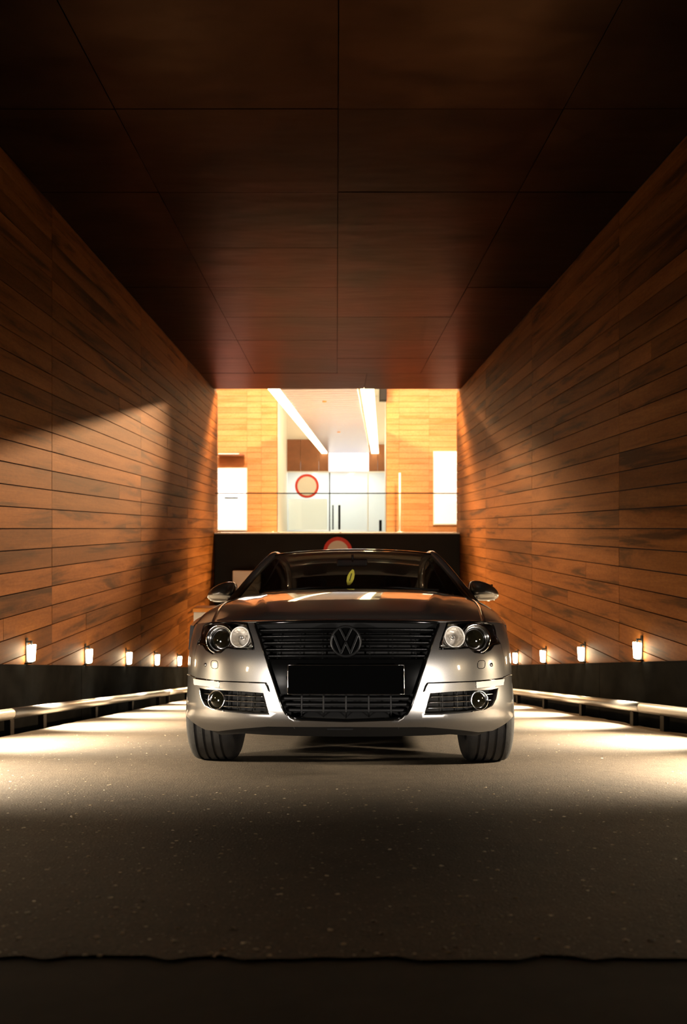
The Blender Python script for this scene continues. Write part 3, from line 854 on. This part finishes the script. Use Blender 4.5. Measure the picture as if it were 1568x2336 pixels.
# greenhouse
RAIL = [(.845, 1.36, .915), (.815, 1.52, 1.00), (.772, 1.68, 1.105), (.722, 1.86, 1.225), (.672, 2.02, 1.330), (.640, 2.14, 1.392), (.622, 2.30, 1.425),
        (.610, 2.70, 1.440), (.612, 3.05, 1.418), (.635, 3.40, 1.335), (.685, 3.75, 1.18), (.735, 4.05, 1.02), (.76, 4.2, .96)]
RV = [p[1] for p in RAIL]; RU = [p[0] for p in RAIL]; RWt = [p[2] for p in RAIL]
def rail(v): return Vector((herm(RV, RU, v), v, herm(RV, RWt, v)))
for s in (-1, 1):
    pts = [rail(1.36 + (4.2 - 1.36) * i / 60) for i in range(61)]
    MB().tube([(s * p.x, p.y, p.z - .012) for p in pts], .030, 12, flat=(.85, 1.0)).build('roof_pillar', M_paint, car)
    def sideglass(a, b, v0, v1):
        v = v0 + (v1 - v0) * a; R = rail(v); bl = Vector((herm(*BV, v) * .975, v, top_w(v) - .01))
        p = bl.lerp(R, b * .97); return (s * p.x, p.y, p.z)
    for v0, v1, nm in ((1.40, 2.47, 'front_side_window'), (2.53, 3.40, 'rear_side_window'), (3.42, 3.95, 'quarter_window')):
        MB().grid(lambda a, b: sideglass(a, b, v0, v1), 14, 6).build(nm, M_sideglass, car)
    MB().grid(lambda a, b: sideglass(a, b, 2.47, 2.53), 2, 6).build('door_pillar', M_plastic, car)
def ws_pt(a, b):
    q = 2 * a - 1
    bot = Vector((.800 * q, 1.325 + .16 * q * q, .998 - .012 * q * q)); top = Vector((.632 * q, 2.085 + .065 * q * q, 1.418 - .026 * abs(q) ** 2.5))
    p = bot.lerp(top, b); bl = math.sin(math.pi * b) * .022
    return (p.x, p.y - bl * .4, p.z + bl * .6 * (1 - q ** 4))
MB().grid(ws_pt, 30, 14).build('windscreen', M_windscreen, car)
def header(a, b):
    p = Vector(ws_pt(a, .955 + .05 * b)); return (p.x, p.y, p.z + .004)
MB().grid(header, 30, 2).build('windscreen_seal', M_gloss, car)
def cowl(a, b):
    q = 2 * a - 1; p = Vector(ws_pt(a, 0)); h = upper(q * .655, .99)
    r = h.lerp(p, b); return (r.x, r.y, r.z - .012 * math.sin(math.pi * b) - .004)
MB().grid(cowl, 30, 4).build('cowl', M_plastic, car)
def roof(a, b):
    q = 2 * a - 1; v = 2.09 + (3.33 - 2.09) * b + .07 * q * q * (1 - b)
    R = rail(max(v, 2.12)); cr = herm([2.09, 2.25, 2.7, 3.33], [.022, .037, .042, .035], v)
    return (R.x * q, v, R.z + cr * (1 - q * q) + (.0 if b > .05 else 0))
o = MB().grid(roof, 28, 20).build('roof', M_paint, car)
def rearw(a, b):
    q = 2 * a - 1; v = 3.33 + (4.05 - 3.33) * b; R = rail(v)
    return (R.x * q * .97, v - .05 * (1 - q * q) * b, R.z + .035 * (1 - q * q) * (1 - b * .6))
MB().grid(rearw, 20, 10).build('rear_window', M_sideglass, car)
def boot(a, b):
    q = 2 * a - 1; v = 4.0 + .72 * b; hw = herm(*BV, v) * .955
    return (q * hw, v, herm([4.0, 4.4, 4.72], [1.02, 1.03, .97], v) - .06 * abs(q) ** 4)
MB().grid(boot, 20, 8).build('boot_lid', M_paint, car)
for x0, x1 in ((-.60, .02), (.02, .60)):      # wipers
    MB().tube([Vector(ws_pt(.5 + x0 / 1.6, .02)) + Vector((0, -.01, .012)), Vector(ws_pt(.5 + (x0 + x1) / 3.2, .05)) + Vector((0, -.01, .018)), Vector(ws_pt(.5 + x1 / 1.6, .045)) + Vector((0, -.01, .014))], .007, 6).build('wiper', M_plastic, car)

# ---- headlights
def headlight(s):
    H = mir(HEAD, s)[::s]
    hl = bucket('headlight', front, H, .085, M_darkchrome, car)
    def fr(t, w, off): return on(front, s * t, w, off)
    ax = Vector((s * .22, -1, .03)).normalized()
    # big projector unit, outer
    c0 = fr(.545, .660, -.050)
    MB().lathe([(.060, .045), (.066, .062), (.074, .060), (.078, .035), (.084, -.01), (.060, -.04)], c0, ax, 40).build('projector_ring', M_chrome, hl)
    MB().lathe([(.052, .030), (.056, .048), (.060, .046), (.058, .02)], c0, ax, 40).build('projector_bezel', M_darkchrome, hl)
    MB().lathe([(.053 * math.sin(i * math.pi / 20) + .0001, .028 + .026 * math.cos(i * math.pi / 20)) for i in range(11)], c0, ax, 36).build('projector_lens', M_lensdark, hl)
    # round faceted reflector, inner
    c1 = fr(.420, .662, -.030)
    MB().lathe([(.048, .030), (.046, .012), (.040, -.012), (.028, -.034), (.012, -.045), (.0001, -.046)], c1, ax, 20, False).build('reflector_bowl', M_refl, hl)
    MB().lathe([(.0001, .012), (.010, .008), (.012, -.005), (.010, -.045)], c1, ax, 16).build('bulb', M_chrome, hl)
    MB().lathe([(.046, .028), (.049, .034), (.053, .030), (.054, .010)], c1, ax, 32).build('reflector_ring', M_bezel, hl)
    # bright bezel surface behind both lamps
    bez = [(.386, .712), (.368, .662), (.353, .604), (.415, .604), (.478, .609), (.470, .66), (.475, .72)]
    panel('inner_bezel', front, mir(bez, s)[::s], [], M_bezel, hl, -.050, .02, .02)
    path_tube('lower_trim', front, mir([(.351, .600), (.415, .602), (.482, .608), (.508, .590), (.562, .583), (.612, .602), (.648, .624), (.695, .631)], s), -.012, .0045, M_chrome, hl)
    path_tube('inner_trim', front, mir([(.351, .602), (.366, .655), (.389, .712)], s), -.010, .0055, M_chrome, hl)
    path_tube('seal', front, mir(HEAD, s), -.006, .006, M_gloss, hl, True)
    panel('cover_lens', front, H, [], M_lens, hl, -.001, .0, .022)
for s in (-1, 1): headlight(s)

# ---- grille
gl = bucket('grille', front, GRILLE, .075, M_under, car)
def gx(w):                                     # half width of the grille at height w
    for (a, b), (c2, d) in zip(GRILLE_R[:-1], GRILLE_R[1:]):
        if d <= w <= b: return c2 + (a - c2) * (w - d) / (b - d)
    return .15
path_tube('grille_frame', front, GRILLE, -.001, .007, M_gloss, gl, True)
for w in (.690, .658, .626, .594, .562):
    x = gx(w) - .004
    def bar(a, b, w=w, x=x):
        th = 2 * math.pi * b; t = -x + 2 * x * a
        return on(front, t, w + .0055 * math.sin(th), -.030 + .022 * math.cos(th))
    MB().grid(lambda b, a: bar(a, b), 8, 36, True, True).build('grille_slat', M_darkbar, gl)
for t in (-.26, -.17, -.085, .085, .17, .26):
    path_tube('grille_rib', front, [(t, .553), (t, .715)], -.05, .004, M_plastic, gl)
mid = [(gx(.545) - .002, .545), (gx(.47) - .002, .47), (gx(.386) - .002, .386)]
panel('plate_support', front, mid + [(-a, b) for a, b in mid[::-1]], [], M_gloss, gl, -.010, .05, .03)
for w in (.366, .338, .310, .284):
    x = gx(w) - .004
    path_tube('lower_grille_bar', front, [(-x, w), (0, w), (x, w)], -.025, .0055, M_plastic, gl, flat=(1, 1.6))
for t in (-.156, -.078, 0, .078, .156):
    path_tube('lower_grille_post', front, [(t, .279), (t, .386)], -.022, .005, M_plastic, gl)
MB().tube([on(front, t / 50, .268, -.004) for t in range(-9, 10)], .004, 8).build('lower_chrome_line', M_badge, gl)
# badge: ring with a V standing on a W
bd = MB().lathe([(.0001, -.004), (.066, -.004), (.066, .02), (.0001, .02)], (0, .0, .626), (0, 1, 0), 40, False).build('badge', M_gloss, car)
def torus(R, r, c, seg=48, rs=10):
    def fn(a, b):
        t = 2 * math.pi * a; q = 2 * math.pi * b
        return (c[0] + (R + r * math.cos(q)) * math.cos(t), c[1] + r * math.sin(q), c[2] + (R + r * math.cos(q)) * math.sin(t))
    return MB().grid(fn, seg, rs, True, True)
torus(.068, .0065, (0, -.006, .626)).build('badge_ring', M_badge, bd)
def stroke(p, q, w=.0095):
    a = Vector((p[0], -.010, .626 + p[1])); b = Vector((q[0], -.010, .626 + q[1])); d = (b - a)
    ang = math.atan2(d.z, d.x); rot = Matrix.Rotation(-ang, 3, 'Y')
    return MB().box((a + b) / 2, (d.length + w * .6, .008, w), rot)
for nm, segs in (('letter_v', [((-.026, .057), (0, .006)), ((.026, .057), (0, .006))]),
                 ('letter_w', [((-.055, .026), (-.022, -.054)), ((-.022, -.054), (0, -.006)), ((0, -.006), (.022, -.054)), ((.022, -.054), (.055, .026))])):
    m = MB()
    for p, q in segs:
        k = stroke(p, q); n = len(m.v); m.v += k.v; m.f += [[n + i for i in f] for f in k.f]; m.sm += k.sm
    m.build(nm, M_badge, bd, bevel=.001)
# number plate, blank, in a thin frame
pl = MB().box((0, -.016, .452), (.530, .010, .128)).build('number_plate', M_plate, car, bevel=.004)
fr_ = [(-.267, .387), (.267, .387), (.267, .517), (-.267, .517)]
MB().tube([(x, -.020, z) for x, z in dens(fr_, .03)], .0022, 6, True).build('plate_frame', M_darkchrome, pl)
MB().box((0, .008, .452), (.50, .05, .10)).build('plate_bracket', M_plastic, pl)
for x in (-.272, .272): MB().box((x, -.016, .46), (.006, .008, .014)).build('plate_clip', M_chrome, pl)

# ---- fog lamp inserts, trim strips, indicators
for s in (-1, 1):
    F = mir(FOG, s)[::s]
    fg = bucket('fog_insert', front, F, .055, M_under, car)
    path_tube('insert_edge', front, mir([(.298, .388), (.287, .352), (.274, .293), (.344, .2925), (.454, .298), (.554, .3065)], s), -.008, .006, M_plastic, fg)
    path_tube('chrome_edge', front, mir([(.662, .407), (.638, .356), (.606, .323), (.554, .3065), (.48, .300)], s), -.003, .0035, M_chrome, fg)
    for k, (wo, wi) in enumerate(((.380, .3715), (.351, .3455), (.322, .3195))):
        x1 = (.648, .632, .60)[k]; x0 = (.298, .291, .284)[k]
        path_tube('insert_slat', front, mir([(x0, wi), (.48, (wi + wo) / 2), (x1, wo)], s), -.020, .0035, M_darkchrome, fg, flat=(1.6, .8))
    for t in (.36, .43, .48):
        path_tube('insert_rib', front, mir([(t, .300), (t, .398)], s), -.036, .004, M_plastic, fg)
    ax = Vector((s * .30, -1, 0)).normalized(); c0 = on(front, s * .535, .353, -.03)
    MB().lathe([(.040, .022), (.0425, .034), (.046, .032), (.047, .0), (.044, -.03)], c0, ax, 36).build('fog_ring', M_chrome, fg)
    MB().lathe([(.041 * math.sin(i * math.pi / 20) + .0001, .020 + .014 * math.cos(i * math.pi / 20)) for i in range(11)], c0, ax, 32).build('fog_lens', M_lensdark, fg)
    panel('trim_strip', front, mir(STRIP, s)[::s], [], M_paint, car, .010, .022, .02)
    path_tube('trim_gap', front, mir([(.708, .4555), (.500, .4415), (.287, .4355), (.279, .420), (.272, .395)], s), .0, .0028, M_gloss, car)
    panel('indicator', front, mir(TURN, s)[::s], [], M_turn, car, .012, .022, .02)
    path_tube('indicator_frame', front, mir(TURN, s), .010, .0022, M_chrome, car, True)
    sq = smooth_poly([(.571, .541), (.525, .539), (.520, .501), (.566, .503)], 2)
    path_tube('washer_cover_gap', front, mir(sq, s), .0, .0016, M_gloss, car, True)
    c1 = on(front, s * .612, .520, .0)
    MB().lathe([(.0001, .004), (.0095, .003), (.011, -.004)], c1, fnormal(front, s * .612, .520), 20).build('parking_sensor', M_paint, car)
    path_tube('wing_gap', front, mir([(.712, .458), (.80, .470), (.89, .470)], s), .0, .0022, M_gloss, car)

# ---- door mirrors
MO = [(.846, 1.115), (.872, 1.122), (.915, 1.117), (.965, 1.100), (1.010, 1.074), (1.038, 1.043), (1.046, 1.012), (1.036, .990), (1.005, .979),
      (.94, .977), (.88, .983), (.850, .996), (.840, 1.03), (.838, 1.075)]
MO = dens(smooth_poly(MO, 1), .012)
mcx, mcz = .935, 1.046
for s in (-1, 1):
    lay = [(1.585, .02), (1.588, .35), (1.600, .62), (1.622, .84), (1.655, .96), (1.70, 1.0), (1.745, .99), (1.765, .95)]
    def mo(a, b):
        i = min(int(round(b * 7)), 7); v, k = lay[i]; x, z = MO[int(round(a * len(MO))) % len(MO)]
        return (s * (mcx + (x - mcx) * k), v - (.03 * (mcx - x) / .1 if False else 0), mcz - .012 + (z - mcz + .012) * k)
    mr = MB().grid(mo, len(MO), 7, True, True).build('door_mirror', M_paint, car)
    MB().box((s * mcx, 1.758, mcz), (.17, .006, .11)).build('mirror_glass', M_chrome, mr)
    # indicator band along the lower front
    def band(a, b):
        x = .862 + .176 * a; z = .988 + .022 * b + .006 * a; cz = mcz - .012
        ang = math.atan2(z - cz, x - mcx); rr = math.hypot(x - mcx, z - cz)
        ro = min(MO, key=lambda p: abs((math.atan2(p[1] - cz, p[0] - mcx) - ang + math.pi) % (2 * math.pi) - math.pi))
        k = min(1, rr / math.hypot(ro[0] - mcx, ro[1] - cz))
        v = herm([q[1] for q in lay[:6]], [q[0] for q in lay[:6]], k)
        return (s * x, v - .004, z)
    MB().grid(band, 16, 2).build('mirror_indicator', M_turn, mr)
    MB().tube([(s * .835, 1.62, .935), (s * .848, 1.66, .972), (s * .875, 1.69, .995), (s * .90, 1.70, 1.01)], [.034, .028, .026, .03], 12, flat=(1.2, .8)).build('mirror_arm', M_plastic, mr)

# ---- wheels
prof = [(.205, -.098), (.222, -.110), (.262, -.121), (.292, -.119), (.307, -.110), (.3145, -.097)]
for g0 in (-.066, -.022, .022, .066):
    prof += [(.3175, g0 - .0075), (.3085, g0 - .006), (.3085, g0 + .006), (.3175, g0 + .0075)]
prof += [(.3145, .097), (.307, .110), (.292, .119), (.262, .121), (.222, .110), (.205, .098)]
for s in (-1, 1):
    for v in (FW, RW):
        cw = Vector((s * .752, v, .3175))
        wh = MB().lathe([(.206, .10), (.212, .112), (.20, .10), (.19, .02), (.18, -.09), (.206, -.10)], cw, (s, 0, 0), 40).build('wheel', M_rim, car)
        MB().lathe(prof, cw, (s, 0, 0), 72, True).build('tyre', M_tyre, wh, sharp=.6)
        for k in range(10):
            a = 2 * math.pi * k / 10
            d = Vector((0, math.cos(a), math.sin(a)))
            MB().tube([cw + d * .03 + Vector((s * .085, 0, 0)), cw + d * .20 + Vector((s * .095, 0, 0))], .018, 6, up=(1, 0, 0), flat=(1, .6)).build('spoke', M_rim, wh)
        MB().lathe([(.0001, .095), (.05, .09), (.055, .06)], cw, (s, 0, 0), 20).build('hub_cap', M_rim, wh)
        MB().lathe([(.0001, -.05), (.15, -.05), (.15, -.03), (.0001, -.03)], cw, (s, 0, 0), 28, False).build('brake_disc', M_blacksteel, wh)
        # arch liner
        def liner(a, b, v=v):
            t = -.25 + (math.pi + .5) * a; r = .385
            return (s * (.56 + .24 * b), v + r * math.cos(t), .3175 + r * math.sin(t))
        MB().grid(liner, 24, 2).build('arch_liner', M_under, car)
    MB().box((s * .60, FW, .29), (.07, .08, .20)).build('suspension_strut', M_under, car)
MB().box((0, 2.5, .225), (1.20, 4.2, .07)).build('underbody', M_under, car)
MB().box((0, .62, .225), (1.02, .72, .05)).build('engine_undertray', M_under, car)
MB().box((0, 1.0, .55), (1.10, 1.0, .30)).build('engine_bay', M_under, car)

# ---- cabin
def cushion(name, c, d, rx=0):
    rot = Matrix.Rotation(rx, 3, 'X')
    return MB().box(c, d, rot).build(name, M_interior, car, bevel=.04)
MB().grid(lambda a, b: (-.78 + 1.56 * a, 1.50 + .42 * b, .955 + .02 * math.sin(math.pi * b) - .06 * b ** 3), 12, 6).build('dashboard', M_interior, car)
for x in (-.37, .37):
    cushion('seat_back', (x, 2.62, .80), (.50, .16, .62), -.25)
    cushion('headrest', (x, 2.72, 1.20), (.26, .10, .18), -.15)
    cushion('seat_cushion', (x, 2.35, .48), (.50, .52, .16))
cushion('rear_bench', (0, 3.45, .75), (1.25, .18, .60), -.3)
for x in (-.38, .38): cushion('rear_headrest', (x, 3.53, 1.12), (.26, .09, .14), -.2)
MB().tube([(.37 + .18 * math.cos(t * .3142), 2.0 + .06 * math.sin(t * .3142), .90 + .17 * math.sin(t * .3142)) for t in range(20)], .014, 8, True).build('steering_wheel', M_interior, car)
MB().box((.37, 1.97, .88), (.14, .06, .10)).build('steering_boss', M_interior, car, bevel=.02)
MB().box((-.005, 2.07, 1.315), (.24, .035, .06)).build('interior_mirror', M_plastic, car, bevel=.015)
MB().tube([(0, 2.06, 1.32), (0, 2.04, 1.375)], .010, 8).build('mirror_stem', M_plastic, car)
# car air freshener hanging from the interior mirror
af = empty('air_freshener', (0, 0, 0), 'yellow leaf-shaped air freshener hanging inside the windscreen', 'air freshener')
afc = (-.016, 2.0, 1.187)
af.matrix_world = car.matrix_world @ Matrix.Translation(afc) @ Matrix.Rotation(.28, 4, 'Y')
leaf = [(-.006, -.062), (.012, -.055), (.024, -.028), (.028, .0), (.024, .034), (.010, .064), (-.004, .066), (-.020, .036), (-.026, .004), (-.022, -.034)]
n = len(leaf); lm = MB()
lm.v = [Vector((x, -.003, z)) for x, z in leaf] + [Vector((x, .003, z)) for x, z in leaf]
lm.f = [list(range(n)), list(range(2 * n - 1, n - 1, -1))] + [[i, (i + 1) % n, n + (i + 1) % n, n + i] for i in range(n)]; lm.sm = [False] * (n + 2)
lm.build('card', M_yellow, af)
MB().tube([(0, 0, .064), (-.004, .01, .10), (.0, .03, .105)], .0015, 6).build('string', M_ink, af)
MB().box((.0, -.0045, .005), (.007, .002, .06)).build('print_mark', M_ink, af)
